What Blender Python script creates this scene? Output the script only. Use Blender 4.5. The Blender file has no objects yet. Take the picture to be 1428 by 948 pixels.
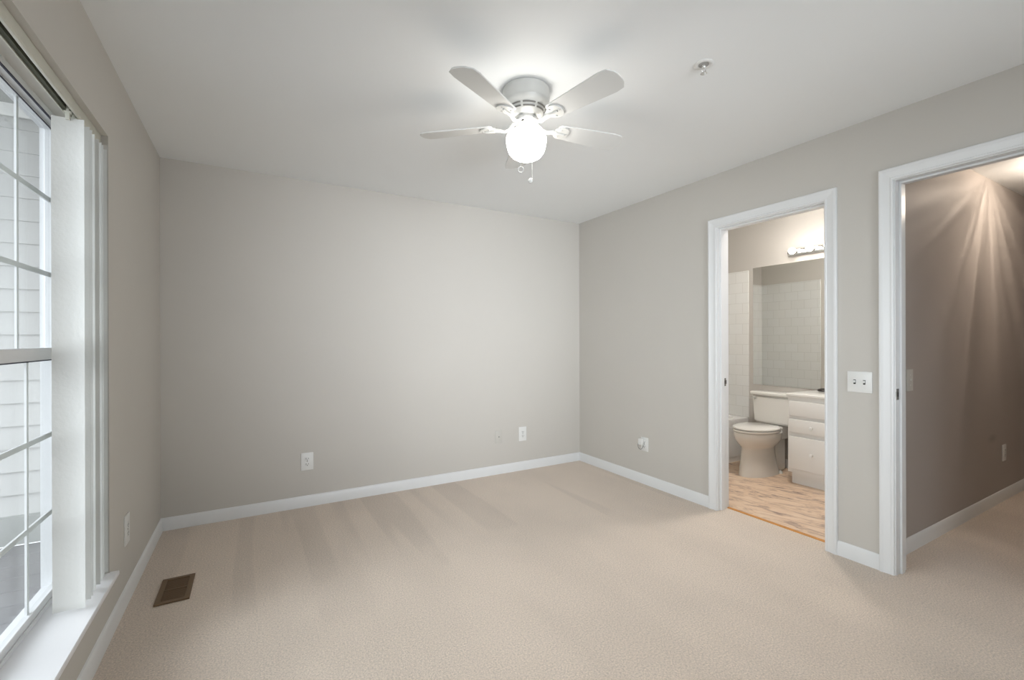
import bpy, bmesh, math, random
from mathutils import Vector, Matrix
random.seed(7)
PI = math.pi
S = bpy.context.scene
C = bpy.context.collection

# ---------------------------------------------------------------- camera
YAW, ROLL = 0.5203, -0.0028
Fw = Vector((math.sin(YAW), math.cos(YAW), 0))
Rt = Vector((math.cos(YAW), -math.sin(YAW), 0))
Up = Vector((0, 0, 1))
R2 = Rt * math.cos(ROLL) + Up * math.sin(ROLL)
U2 = -Rt * math.sin(ROLL) + Up * math.cos(ROLL)
cam_d = bpy.data.cameras.new('camera')
cam = bpy.data.objects.new('camera', cam_d)
C.objects.link(cam)
M3 = Matrix((R2, U2, -Fw)).transposed()
cam.matrix_world = Matrix.Translation((0, 0, 1.239)) @ M3.to_4x4()
cam_d.sensor_width = 36
cam_d.lens = 629.5 / 1428 * 36
cam_d.shift_y = 0.36 / 1428
cam_d.clip_start = 0.02
S.camera = cam

# ---------------------------------------------------------------- world, sun, exposure
W = bpy.data.worlds.new('overcast_sky')
S.world = W
W.use_nodes = True
bg = W.node_tree.nodes['Background']
bg.inputs[0].default_value = (0.89, 0.93, 1.0, 1)
bg.inputs[1].default_value = 1.6


def sun(name, frm, strength, angle, col):
    d = bpy.data.lights.new(name, 'SUN')
    d.energy = strength
    d.angle = math.radians(angle)
    d.color = col
    o = bpy.data.objects.new(name, d)
    C.objects.link(o)
    o.rotation_euler = Vector(frm).to_track_quat('Z', 'Y').to_euler()
    o.location = (-4, -2, 6)
    return o


sun('hazy_sun', (-0.93, -0.22, 0.28), 4.3, 70, (0.90, 0.945, 1.0))
ad_ = bpy.data.lights.new('added_window_fill', 'AREA')     # added fill lamp set in the added window behind the camera
ad_.shape = 'RECTANGLE'
ad_.size, ad_.size_y = 1.70, 1.38
ad_.energy = 13.0
ad_.spread = math.radians(58)
ad_.color = (0.88, 0.93, 1.0)
ao_ = bpy.data.objects.new('added_window_fill', ad_)
C.objects.link(ao_)
ao_.location = (1.45, -0.832, 1.35)
ao_.rotation_euler = (math.radians(92), 0, math.radians(-4))
S.view_settings.view_transform = 'Standard'
S.view_settings.look = 'None'
S.view_settings.gamma = 1
S.view_settings.use_curve_mapping = False
S.view_settings.exposure = 0.34
HALL_POWER = 12.0
BATH_POWER = 0.9


# ---------------------------------------------------------------- materials
def lin(r, g, b):
    f = lambda c: ((c / 255 + 0.055) / 1.055) ** 2.4 if c / 255 > 0.04045 else c / 255 / 12.92
    return (f(r), f(g), f(b), 1)


def mat(name, col, rough=0.5, metal=0.0, spec=0.5, bump=None, var=None, emit=None, coat=0, sss=0, trans=0):
    """bump=(scale, strength, detail)  var=(scale, amount) gentle albedo variation"""
    m = bpy.data.materials.new(name)
    m.use_nodes = True
    nt = m.node_tree
    b = nt.nodes['Principled BSDF']
    b.inputs['Base Color'].default_value = col
    b.inputs['Roughness'].default_value = rough
    b.inputs['Metallic'].default_value = metal
    b.inputs['Specular IOR Level'].default_value = spec
    b.inputs['Coat Weight'].default_value = coat
    if trans:
        b.inputs['Transmission Weight'].default_value = trans
    if emit:
        b.inputs['Emission Color'].default_value = emit[0]
        b.inputs['Emission Strength'].default_value = emit[1]
    tc = nt.nodes.new('ShaderNodeTexCoord')
    if var:
        n = nt.nodes.new('ShaderNodeTexNoise')
        n.inputs['Scale'].default_value = var[0]
        n.inputs['Detail'].default_value = 4
        nt.links.new(tc.outputs['Object'], n.inputs['Vector'])
        r = nt.nodes.new('ShaderNodeMapRange')
        r.inputs['From Min'].default_value = 0.3
        r.inputs['From Max'].default_value = 0.7
        r.inputs['To Min'].default_value = 1 - var[1]
        r.inputs['To Max'].default_value = 1 + var[1]
        nt.links.new(n.outputs['Fac'], r.inputs['Value'])
        mx = nt.nodes.new('ShaderNodeVectorMath')
        mx.operation = 'SCALE'
        mx.inputs[0].default_value = col[:3]
        nt.links.new(r.outputs[0], mx.inputs['Scale'])
        nt.links.new(mx.outputs[0], b.inputs['Base Color'])
    if bump:
        n = nt.nodes.new('ShaderNodeTexNoise')
        n.inputs['Scale'].default_value = bump[0]
        n.inputs['Detail'].default_value = bump[2]
        nt.links.new(tc.outputs['Object'], n.inputs['Vector'])
        bp = nt.nodes.new('ShaderNodeBump')
        bp.inputs['Strength'].default_value = bump[1]
        bp.inputs['Distance'].default_value = 0.002
        nt.links.new(n.outputs['Fac'], bp.inputs['Height'])
        nt.links.new(bp.outputs[0], b.inputs['Normal'])
    return m


WALLC = lin(204, 200, 193)
m_wall = mat('greige wall paint', WALLC, 0.75, spec=0.2, bump=(120, 0.12, 3), var=(1.2, 0.015))
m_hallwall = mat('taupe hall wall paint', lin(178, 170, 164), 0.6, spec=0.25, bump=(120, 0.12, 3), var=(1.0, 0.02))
m_bathwall = mat('bathroom wall paint', lin(190, 186, 180), 0.6, spec=0.25, bump=(120, 0.1, 3))
m_ceil = mat('flat white ceiling paint', lin(242, 244, 244), 0.9, spec=0.1, bump=(150, 0.1, 3), var=(0.9, 0.01))
m_trim = mat('white semi-gloss trim paint', lin(232, 233, 233), 0.32, spec=0.4, bump=(40, 0.03, 2))
m_white = mat('white plastic', lin(232, 232, 229), 0.35, spec=0.4)
m_slot = mat('dark socket slots', lin(40, 38, 36), 0.6)
m_fan = mat('white enamelled fan metal', lin(196, 196, 192), 0.35, spec=0.5)
m_blade = mat('white laminate blade', lin(212, 212, 209), 0.4, spec=0.35)
m_fandark = mat('dark fan vents', lin(105, 104, 100), 0.7)
m_chrome = mat('polished chrome', (0.8, 0.8, 0.79, 1), 0.08, metal=1)
m_nickel = mat('aged strike plate metal', (0.22, 0.21, 0.19, 1), 0.35, metal=1)
m_porc = mat('white porcelain', lin(232, 230, 225), 0.08, spec=0.6, coat=0.3)
m_tub = mat('white tub enamel', lin(236, 235, 232), 0.15, spec=0.5)
m_vanity = mat('white thermofoil cabinet', lin(228, 226, 222), 0.35, spec=0.4)
m_counter = mat('white cultured marble', lin(232, 230, 225), 0.12, spec=0.5, var=(6, 0.02))
m_brown = mat('brown enamelled register steel', lin(112, 88, 62), 0.4, spec=0.5)
m_blackhole = mat('dark duct interior', lin(24, 20, 17), 0.9)
m_oak = mat('varnished oak threshold', lin(200, 138, 66), 0.35, var=(30, 0.12))
m_dark = mat('dark bronze', lin(48, 42, 38), 0.35, metal=0.6)
m_rail = mat('ivory aluminium headrail', lin(205, 204, 192), 0.4, spec=0.4)
m_raildark = mat('shadowed rail channel plastic', lin(74, 76, 58), 0.6)
m_vinyl = mat('white vinyl window frame', lin(228, 229, 230), 0.35, spec=0.4)
m_gasket = mat('dark window gasket and gap shade', lin(46, 46, 62), 0.6)
m_soffit = mat('grey vinyl soffit', lin(168, 170, 168), 0.7)
m_deck = mat('weathered grey deck boards', lin(128, 127, 130), 0.8, var=(5, 0.08))
m_sill = mat('white sill paint', lin(240, 240, 242), 0.3, spec=0.4)
m_painted = mat('jack plate painted over in wall colour', lin(203, 200, 193), 0.55, spec=0.3)


def vane_mat():
    m = mat('embossed white vinyl vane', lin(226, 226, 223), 0.5, spec=0.35, bump=(60, 0.8, 3))
    nt = m.node_tree
    b = nt.nodes['Principled BSDF']
    out = nt.nodes['Material Output']
    t = nt.nodes.new('ShaderNodeBsdfTranslucent')
    t.inputs[0].default_value = lin(235, 233, 225)
    mx = nt.nodes.new('ShaderNodeMixShader')
    mx.inputs[0].default_value = 0.22
    nt.links.new(b.outputs[0], mx.inputs[1])
    nt.links.new(t.outputs[0], mx.inputs[2])
    nt.links.new(mx.outputs[0], out.inputs[0])
    return m


m_vane = vane_mat()


def glass_mat():
    m = bpy.data.materials.new('clear window glass')
    m.use_nodes = True
    nt = m.node_tree
    nt.nodes.remove(nt.nodes['Principled BSDF'])
    out = nt.nodes['Material Output']
    tr = nt.nodes.new('ShaderNodeBsdfTransparent')
    tr.inputs[0].default_value = (0.97, 0.985, 0.98, 1)
    gl = nt.nodes.new('ShaderNodeBsdfGlossy')
    gl.inputs['Roughness'].default_value = 0.02
    # Schlick reflectance, the same from both faces of the thin pane
    lw = nt.nodes.new('ShaderNodeLayerWeight')
    lw.inputs[0].default_value = 0.5
    pw = nt.nodes.new('ShaderNodeMath')
    pw.operation = 'POWER'
    pw.inputs[1].default_value = 5.0
    nt.links.new(lw.outputs['Facing'], pw.inputs[0])
    fr = nt.nodes.new('ShaderNodeMapRange')
    fr.inputs[3].default_value = 0.03
    fr.inputs[4].default_value = 0.8
    nt.links.new(pw.outputs[0], fr.inputs[0])
    mx = nt.nodes.new('ShaderNodeMixShader')
    nt.links.new(fr.outputs[0], mx.inputs[0])
    nt.links.new(tr.outputs[0], mx.inputs[1])
    nt.links.new(gl.outputs[0], mx.inputs[2])
    nt.links.new(mx.outputs[0], out.inputs[0])
    return m


m_glass = glass_mat()


def mirror_mat():
    m = bpy.data.materials.new('silvered mirror')
    m.use_nodes = True
    b = m.node_tree.nodes['Principled BSDF']
    b.inputs['Base Color'].default_value = (0.84, 0.85, 0.84, 1)
    b.inputs['Metallic'].default_value = 1
    b.inputs['Roughness'].default_value = 0.01
    return m


m_mirror = mirror_mat()


def globe_mat():
    m = bpy.data.materials.new('lit opal glass')
    m.use_nodes = True
    b = m.node_tree.nodes['Principled BSDF']
    b.inputs['Base Color'].default_value = (0.95, 0.95, 0.93, 1)
    b.inputs['Roughness'].default_value = 0.3
    b.inputs['Emission Color'].default_value = (1, 0.965, 0.91, 1)
    b.inputs['Emission Strength'].default_value = GLOBE_E
    return m


GLOBE_E = 13.0
m_globe = globe_mat()
m_bulb = mat('lit bulb glass', (0.95, 0.95, 0.93, 1), 0.1, emit=((1, 0.96, 0.9, 1), 3.2))


def carpet_mat():
    m = bpy.data.materials.new('beige cut-pile carpet')
    m.use_nodes = True
    nt = m.node_tree
    N, L = nt.nodes, nt.links
    b = N['Principled BSDF']
    b.inputs['Roughness'].default_value = 0.95
    b.inputs['Specular IOR Level'].default_value = 0.1
    b.inputs['Sheen Weight'].default_value = 0.25
    b.inputs['Sheen Roughness'].default_value = 0.5
    tc = N.new('ShaderNodeTexCoord')

    def noise(scale, detail, vec=None, rough=0.6):
        n = N.new('ShaderNodeTexNoise')
        n.inputs['Scale'].default_value = scale
        n.inputs['Detail'].default_value = detail
        n.inputs['Roughness'].default_value = rough
        L.new(vec or tc.outputs['Object'], n.inputs['Vector'])
        return n.outputs['Fac']

    def rng(v, a, c, lo, hi, smooth=False):
        r = N.new('ShaderNodeMapRange')
        if smooth:
            r.interpolation_type = 'SMOOTHSTEP'
        r.inputs[1].default_value = a
        r.inputs[2].default_value = c
        r.inputs[3].default_value = lo
        r.inputs[4].default_value = hi
        L.new(v, r.inputs[0])
        return r.outputs[0]

    # vacuum tracks: bands laid by the pile, stretched along one direction
    mp = N.new('ShaderNodeMapping')
    mp.inputs['Rotation'].default_value = (0, 0, math.radians(3))
    mp.inputs['Scale'].default_value = (5.2, 0.28, 1)
    L.new(tc.outputs['Object'], mp.inputs['Vector'])
    lane = rng(noise(1.0, 1.0, mp.outputs[0], 0.4), 0.46, 0.52, -0.06, 0.025, True)
    sp_ = N.new('ShaderNodeSeparateXYZ')
    L.new(tc.outputs['Object'], sp_.inputs[0])
    wob = N.new('ShaderNodeMath')
    wob.operation = 'ADD'
    L.new(sp_.outputs[1], wob.inputs[0])
    L.new(rng(noise(2.6, 1), 0.3, 0.7, -0.35, 0.35), wob.inputs[1])
    msk = rng(wob.outputs[0], 2.35, 2.75, 0.12, 1.0, True)
    ml_ = N.new('ShaderNodeMath')
    ml_.operation = 'MULTIPLY_ADD'
    L.new(lane, ml_.inputs[0])
    L.new(msk, ml_.inputs[1])
    ml_.inputs[2].default_value = 1.0
    lane = ml_.outputs[0]
    mp2 = N.new('ShaderNodeMapping')
    mp2.inputs['Rotation'].default_value = (0, 0, math.radians(20))
    mp2.inputs['Scale'].default_value = (2.2, 1.1, 1)
    L.new(tc.outputs['Object'], mp2.inputs['Vector'])
    patch = rng(noise(1.0, 2.0, mp2.outputs[0]), 0.35, 0.65, 0.965, 1.03, True)
    fine = rng(noise(140, 3), 0.3, 0.7, 0.76, 1.20)
    fine2 = rng(noise(420, 2), 0.3, 0.7, 0.78, 1.20)

    def mul(a, c):
        x = N.new('ShaderNodeMath')
        x.operation = 'MULTIPLY'
        L.new(a, x.inputs[0])
        L.new(c, x.inputs[1])
        return x.outputs[0]

    fac = mul(mul(lane, patch), mul(fine, fine2))
    sc = N.new('ShaderNodeVectorMath')
    sc.operation = 'SCALE'
    sc.inputs[0].default_value = lin(228, 212, 196)[:3]
    L.new(fac, sc.inputs['Scale'])
    L.new(sc.outputs[0], b.inputs['Base Color'])
    bp = N.new('ShaderNodeBump')
    bp.inputs['Strength'].default_value = 0.7
    bp.inputs['Distance'].default_value = 0.006
    L.new(noise(260, 4), bp.inputs['Height'])
    L.new(bp.outputs[0], b.inputs['Normal'])
    return m


m_carpet = carpet_mat()


def marble_mat():
    m = bpy.data.materials.new('tan marble-look sheet floor')
    m.use_nodes = True
    nt = m.node_tree
    N, L = nt.nodes, nt.links
    b = N['Principled BSDF']
    b.inputs['Roughness'].default_value = 0.35
    tc = N.new('ShaderNodeTexCoord')
    mp = N.new('ShaderNodeMapping')
    mp0 = N.new('ShaderNodeMapping')
    mp0.inputs['Rotation'].default_value = (0, 0, math.radians(-104))
    L.new(tc.outputs['Object'], mp0.inputs['Vector'])
    mp.inputs['Scale'].default_value = (4.2, 14, 1)
    L.new(mp0.outputs[0], mp.inputs['Vector'])
    n = N.new('ShaderNodeTexNoise')
    n.inputs['Scale'].default_value = 1.0
    n.inputs['Detail'].default_value = 8
    n.inputs['Roughness'].default_value = 0.68
    n.inputs['Distortion'].default_value = 1.5
    L.new(mp.outputs[0], n.inputs['Vector'])
    cr = N.new('ShaderNodeValToRGB')
    e = cr.color_ramp.elements
    e[0].position = 0.30
    e[0].color = lin(124, 100, 90)
    e[1].position = 0.66
    e[1].color = lin(236, 214, 192)
    k = e.new(0.42)
    k.color = lin(190, 162, 142)
    k = e.new(0.50)
    k.color = lin(226, 198, 170)
    L.new(n.outputs['Fac'], cr.inputs[0])
    L.new(cr.outputs[0], b.inputs['Base Color'])
    return m


m_marble = marble_mat()


def tile_mat():
    m = bpy.data.materials.new('white ceramic wall tile')
    m.use_nodes = True
    nt = m.node_tree
    N, L = nt.nodes, nt.links
    b = N['Principled BSDF']
    b.inputs['Roughness'].default_value = 0.2
    tc = N.new('ShaderNodeTexCoord')
    sx = N.new('ShaderNodeSeparateXYZ')
    L.new(tc.outputs['Object'], sx.inputs[0])
    ad = N.new('ShaderNodeMath')
    L.new(sx.outputs[0], ad.inputs[0])
    L.new(sx.outputs[1], ad.inputs[1])
    cx = N.new('ShaderNodeCombineXYZ')
    L.new(ad.outputs[0], cx.inputs[0])
    L.new(sx.outputs[2], cx.inputs[1])
    br = N.new('ShaderNodeTexBrick')
    br.offset = 0.5
    br.inputs['Scale'].default_value = 1
    br.inputs['Brick Width'].default_value = 0.152
    br.inputs['Row Height'].default_value = 0.108
    br.inputs['Mortar Size'].default_value = 0.0022
    br.inputs['Mortar Smooth'].default_value = 0.4
    br.inputs['Color1'].default_value = lin(224, 225, 223)
    br.inputs['Color2'].default_value = lin(222, 222, 219)
    br.inputs['Mortar'].default_value = lin(204, 204, 200)
    L.new(cx.outputs[0], br.inputs['Vector'])
    L.new(br.outputs['Color'], b.inputs['Base Color'])
    return m


m_tile = tile_mat()


# ---------------------------------------------------------------- mesh helpers
def NB():
    return bmesh.new()


def box(bm, x0, y0, z0, x1, y1, z1, bev=0.0, seg=2):
    r = bmesh.ops.create_cube(bm, size=1)
    vs = r['verts']
    for v in vs:
        v.co = Vector(((x0 + x1) / 2 + v.co.x * (x1 - x0), (y0 + y1) / 2 + v.co.y * (y1 - y0), (z0 + z1) / 2 + v.co.z * (z1 - z0)))
    if bev > 0:
        es = {e for v in vs for e in v.link_edges}
        bmesh.ops.bevel(bm, geom=list(es), offset=bev, segments=seg, affect='EDGES', profile=0.5)
    return vs


def lathe(bm, prof, cx, cy, n=48, axis='Z', cz=0, cap=True):
    """prof = [(r, h)] rotated about a line through (cx,cy[,cz]); axis Z: h is world z"""
    rings = []
    for r, h in prof:
        ring = []
        if r < 1e-6:
            p = (cx, cy, h) if axis == 'Z' else ((h, cy, cz) if axis == 'X' else (cx, h, cz))
            ring = [bm.verts.new(p)]
        else:
            for i in range(n):
                a = 2 * PI * i / n
                c, s = r * math.cos(a), r * math.sin(a)
                if axis == 'Z':
                    p = (cx + c, cy + s, h)
                elif axis == 'X':
                    p = (h, cy + c, cz + s)
                else:
                    p = (cx + c, h, cz + s)
                ring.append(bm.verts.new(p))
        rings.append(ring)
    for a, b2 in zip(rings, rings[1:]):
        for i in range(n):
            j = (i + 1) % n
            if len(a) == 1 and len(b2) == 1:
                continue
            if len(a) == 1:
                bm.faces.new((a[0], b2[i], b2[j]))
            elif len(b2) == 1:
                bm.faces.new((a[i], a[j], b2[0]))
            else:
                bm.faces.new((a[i], a[j], b2[j], b2[i]))
    if cap:
        for ring in (rings[0], rings[-1]):
            if len(ring) > 2:
                bm.faces.new(ring)


def tube(bm, pts, r, n=10, cap=True, radii=None):
    pts = [Vector(p) for p in pts]
    rings = []
    ref = None
    for i, p in enumerate(pts):
        t = (pts[min(i + 1, len(pts) - 1)] - pts[max(i - 1, 0)]).normalized()
        if ref is None:
            ref = t.orthogonal().normalized()
        ref = (ref - t * ref.dot(t)).normalized()
        bn = t.cross(ref)
        rr = radii[i] if radii else r
        rings.append([bm.verts.new(p + ref * rr * math.cos(2 * PI * k / n) + bn * rr * math.sin(2 * PI * k / n)) for k in range(n)])
    for a, b2 in zip(rings, rings[1:]):
        for k in range(n):
            bm.faces.new((a[k], a[(k + 1) % n], b2[(k + 1) % n], b2[k]))
    if cap:
        bm.faces.new(rings[0])
        bm.faces.new(rings[-1])


def torus(bm, c, R, r, axis, n=24, k=8):
    """ring about axis vector"""
    ax = Vector(axis).normalized()
    u = ax.orthogonal().normalized()
    v = ax.cross(u)
    c = Vector(c)
    rings = []
    for i in range(n):
        a = 2 * PI * i / n
        d = u * math.cos(a) + v * math.sin(a)
        rings.append([bm.verts.new(c + d * (R + r * math.cos(2 * PI * j / k)) + ax * r * math.sin(2 * PI * j / k)) for j in range(k)])
    for i in range(n):
        a, b2 = rings[i], rings[(i + 1) % n]
        for j in range(k):
            bm.faces.new((a[j], a[(j + 1) % k], b2[(j + 1) % k], b2[j]))


def sweep(bm, prof, path, closed=False):
    """prof: list of (u,v); path: list of (origin, U vector, V vector) stations (mitred)"""
    st = []
    for o, U, V in path:
        st.append([bm.verts.new(Vector(o) + Vector(U) * u + Vector(V) * v) for u, v in prof])
    n = len(prof)
    for a, b2 in zip(st, st[1:]):
        for k in range(n):
            bm.faces.new((a[k], a[(k + 1) % n], b2[(k + 1) % n], b2[k]))
    bm.faces.new(st[0])
    bm.faces.new(st[-1])


def prism(bm, poly, z0, z1):
    a = [bm.verts.new((x, y, z0)) for x, y in poly]
    b2 = [bm.verts.new((x, y, z1)) for x, y in poly]
    n = len(poly)
    for k in range(n):
        bm.faces.new((a[k], a[(k + 1) % n], b2[(k + 1) % n], b2[k]))
    bm.faces.new(a)
    bm.faces.new(b2)


def wloc(o):
    v = Vector((0, 0, 0))
    while o is not None:
        v += Vector(o.location)
        o = o.parent
    return v


def obj(name, bm, m, parent=None, smooth=None, local=False):
    """links bm (world coordinates) as ONE mesh object; smooth = angle in degrees"""
    bmesh.ops.remove_doubles(bm, verts=bm.verts, dist=1e-6)
    bmesh.ops.recalc_face_normals(bm, faces=bm.faces)
    if parent is not None and not local:
        bmesh.ops.translate(bm, verts=bm.verts, vec=-wloc(parent))
    me = bpy.data.meshes.new(name)
    bm.to_mesh(me)
    bm.free()
    for mm in (m if isinstance(m, (list, tuple)) else [m]):
        me.materials.append(mm)
    if smooth:
        me.shade_smooth()
        me.set_sharp_from_angle(angle=math.radians(smooth))
    o = bpy.data.objects.new(name, me)
    C.objects.link(o)
    if parent is not None:
        o.parent = parent
    return o


def tag(o, label, cat, group=None):
    o['label'] = label
    o['category'] = cat
    if group:
        o['group'] = group
    return o


def thing(name, label, cat, loc, group=None):
    o = bpy.data.objects.new(name, None)
    C.objects.link(o)
    o.location = loc
    o.empty_display_size = 0.05
    return tag(o, label, cat, group)


def struct(name, bm, m, parent=None, smooth=None):
    o = obj(name, bm, m, parent, smooth)
    if parent is None:
        o['kind'] = 'structure'
    return o


# ---------------------------------------------------------------- room constants
X0, X1, Y1, YN, H = -0.5275, 2.921, 3.698, -0.80, 2.44
XW = 3.04              # bathroom / hall side of the right wall
XB = 4.47              # bathroom mirror wall
YT = 3.57              # bathroom far wall
YH = 1.138             # hall wall face
HH = 2.42              # hall ceiling
XE = 7.4               # hall end
WY0, WY1, WZ0, WZ1 = 0.62, 2.49, 0.265, 2.10     # left window opening
D1 = (1.393, 2.098, 2.045)      # bathroom door clear opening
D2 = (0.285, 1.053, 2.070)      # hall door clear opening


def wall_x(name, x0, x1, y0, y1, z0, z1, holes, m):
    """slab between x0 and x1 with rectangular holes (ya, yb, za, zb) - clean grid of quads"""
    bm = NB()
    ys = sorted({y0, y1} | {h[0] for h in holes} | {h[1] for h in holes})
    zs = sorted({z0, z1} | {h[2] for h in holes} | {h[3] for h in holes})
    inh = lambda y, z: any(h[0] < y < h[1] and h[2] < z < h[3] for h in holes)
    V = {}

    def v(x, y, z):
        k = (x, y, z)
        if k not in V:
            V[k] = bm.verts.new(k)
        return V[k]
    solid = lambda i, j: 0 <= i < len(ys) - 1 and 0 <= j < len(zs) - 1 and not inh((ys[i] + ys[i + 1]) / 2, (zs[j] + zs[j + 1]) / 2)
    for i in range(len(ys) - 1):
        for j in range(len(zs) - 1):
            if not solid(i, j):
                continue
            a, b2, c, d = ys[i], ys[i + 1], zs[j], zs[j + 1]
            for x in (x0, x1):
                bm.faces.new((v(x, a, c), v(x, b2, c), v(x, b2, d), v(x, a, d)))
            if not solid(i - 1, j):
                bm.faces.new((v(x0, a, c), v(x1, a, c), v(x1, a, d), v(x0, a, d)))
            if not solid(i + 1, j):
                bm.faces.new((v(x0, b2, c), v(x1, b2, c), v(x1, b2, d), v(x0, b2, d)))
            if not solid(i, j - 1):
                bm.faces.new((v(x0, a, c), v(x1, a, c), v(x1, b2, c), v(x0, b2, c)))
            if not solid(i, j + 1):
                bm.faces.new((v(x0, a, d), v(x1, a, d), v(x1, b2, d), v(x0, b2, d)))
    return struct(name, bm, m)


# ---------------------------------------------------------------- shell
JT = 0.018     # jamb board thickness
bm = NB(); box(bm, X0, YN, -0.10, 3.033, Y1, 0.0); box(bm, 3.033, -0.1, -0.10, XE, YH, 0.0)
struct('floor', bm, m_carpet)
bm = NB(); box(bm, 3.042, 1.25, -0.10, XB, YT, 0.0)
struct('floor_bathroom', bm, m_marble)
bm = NB(); box(bm, X0 - 0.2, YN - 0.12, H, XW, Y1 + 0.12, H + 0.12)
struct('ceiling', bm, m_ceil)
bm = NB(); box(bm, XW, -0.1, HH, XE, YH, HH + 0.12)
struct('ceiling_hall', bm, m_ceil)
bm = NB(); box(bm, XW, 1.25, 2.44, XB, YT, 2.56)
struct('ceiling_bathroom', bm, m_ceil)

NWX = (0.55, 2.35)     # added window in the near wall behind the camera, holds the fill lamp
wall_x('wall_left', X0 - 0.20, X0, YN, Y1, 0, H, [(WY0, WY1, WZ0 - 0.03, WZ1)], m_wall)
wall_x('wall_right', X1, XW, YN, Y1, 0, H,
       [(D1[0] - JT, D1[1] + JT, -1, D1[2] + JT), (D2[0] - JT, D2[1] + JT, -1, D2[2] + JT)], m_wall)
bm = NB(); box(bm, X0, Y1, 0, XW, Y1 + 0.12, H)
struct('wall_back', bm, m_wall)
bm = NB()
box(bm, X0, YN - 0.12, 0, NWX[0], YN, H); box(bm, NWX[1], YN - 0.12, 0, XW, YN, H)
box(bm, NWX[0], YN - 0.12, 0, NWX[1], YN, 0.6); box(bm, NWX[0], YN - 0.12, 2.1, NWX[1], YN, H)
struct('wall_near', bm, m_wall)


def hall_mat():
    m = m_hallwall
    nt = m.node_tree
    N, L = nt.nodes, nt.links
    b = N['Principled BSDF']
    src = b.inputs['Base Color'].links[0].from_socket
    # one greasy smudge low on the wall
    tc = N.new('ShaderNodeTexCoord')
    mp = N.new('ShaderNodeMapping')
    mp.vector_type = 'POINT'
    mp.inputs['Location'].default_value = (-4.77 * 8, 0, -0.50 * 26)
    mp.inputs['Scale'].default_value = (8, 0, 26)
    L.new(tc.outputs['Object'], mp.inputs['Vector'])
    ln = N.new('ShaderNodeVectorMath')
    ln.operation = 'LENGTH'
    L.new(mp.outputs[0], ln.inputs[0])
    r = N.new('ShaderNodeMapRange')
    r.inputs[1].default_value = 0.2
    r.inputs[2].default_value = 1.0
    r.inputs[3].default_value = 0.80
    r.inputs[4].default_value = 1.0
    L.new(ln.outputs['Value'], r.inputs[0])
    s = N.new('ShaderNodeVectorMath')
    s.operation = 'SCALE'
    L.new(src, s.inputs[0])
    L.new(r.outputs[0], s.inputs['Scale'])
    L.new(s.outputs[0], b.inputs['Base Color'])


hall_mat()
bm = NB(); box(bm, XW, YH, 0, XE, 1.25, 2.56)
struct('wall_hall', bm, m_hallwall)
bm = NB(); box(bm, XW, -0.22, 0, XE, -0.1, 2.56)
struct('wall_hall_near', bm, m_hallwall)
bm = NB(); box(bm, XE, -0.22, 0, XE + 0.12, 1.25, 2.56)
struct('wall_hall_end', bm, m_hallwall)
bm = NB(); box(bm, XB, 1.25, 0, XB + 0.12, YT + 0.12, 2.56)
struct('wall_mirror', bm, m_bathwall)
bm = NB(); box(bm, XW, YT, 0, XB, YT + 0.12, 2.56)
struct('wall_bathroom_far', bm, m_bathwall)
# tiled surround of the tub: three thin tiled skins
TZ0, TZ1, TY = 0.43, 1.957, 2.845
bm = NB(); box(bm, XB - 0.009, TY, TZ0, XB, YT, TZ1, 0.003)
struct('wall_tile_right', bm, m_tile)
bm = NB(); box(bm, XW, TY, TZ0, XW + 0.009, YT, TZ1, 0.003)
struct('wall_tile_left', bm, m_tile)
bm = NB(); box(bm, XW + 0.009, YT - 0.009, TZ0, XB - 0.009, YT, TZ1)
struct('wall_tile_back', bm, m_tile)

# ---------------------------------------------------------------- baseboards
BP = [(0, 0), (0.0125, 0), (0.0125, 0.060), (0.0105, 0.066), (0.0095, 0.074), (0.005, 0.081), (0, 0.083)]


def baseboard(name, pts, nrm, m=m_trim):
    """pts: two (x,y) ends; nrm: direction into the room; ends = (trim0, trim1) mitre slopes"""
    bm = NB()
    (a, b2) = pts[:2]
    m0, m1 = pts[2] if len(pts) > 2 else (0, 0)
    d = (Vector((b2[0], b2[1], 0)) - Vector((a[0], a[1], 0))).normalized()
    n = Vector((nrm[0], nrm[1], 0))
    sweep(bm, BP, [((a[0], a[1], 0), n + d * m0, (0, 0, 1)), ((b2[0], b2[1], 0), n - d * m1, (0, 0, 1))])
    return struct(name, bm, m, smooth=35)


CW = 0.064
baseboard('baseboard_left', ((X0, YN), (X0, Y1), (1, 1)), (1, 0))
baseboard('baseboard_back', ((X0, Y1), (X1, Y1), (1, 1)), (0, -1))
baseboard('baseboard_right', ((X1, D1[1] + 0.005 + CW), (X1, Y1), (0, 1)), (-1, 0))
baseboard('baseboard_between_doors', ((X1, D2[1] + 0.005 + CW), (X1, D1[0] - 0.005 - CW)), (-1, 0))
baseboard('baseboard_right_near', ((X1, YN), (X1, D2[0] - 0.005 - CW)), (-1, 0))
baseboard('baseboard_near', ((X0, YN), (X1, YN), (1, 1)), (0, 1))
baseboard('baseboard_hall', ((XW + 0.02, YH), (XE, YH)), (0, -1))
baseboard('baseboard_hall_near', ((XW + 0.02, -0.1), (XE, -0.1)), (0, 1))
baseboard('baseboard_bathroom', ((XB, 2.20), (XB, TY)), (-1, 0))

# ---------------------------------------------------------------- door casings and jambs
CP = [(0, 0), (0, 0.011), (0.003, 0.014), (0.010, 0.0145), (0.013, 0.011), (0.020, 0.012), (0.034, 0.0145), (0.044, 0.0165),
      (0.050, 0.019), (0.058, 0.019), (0.062, 0.017), (CW, 0.013), (CW, 0)]


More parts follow.
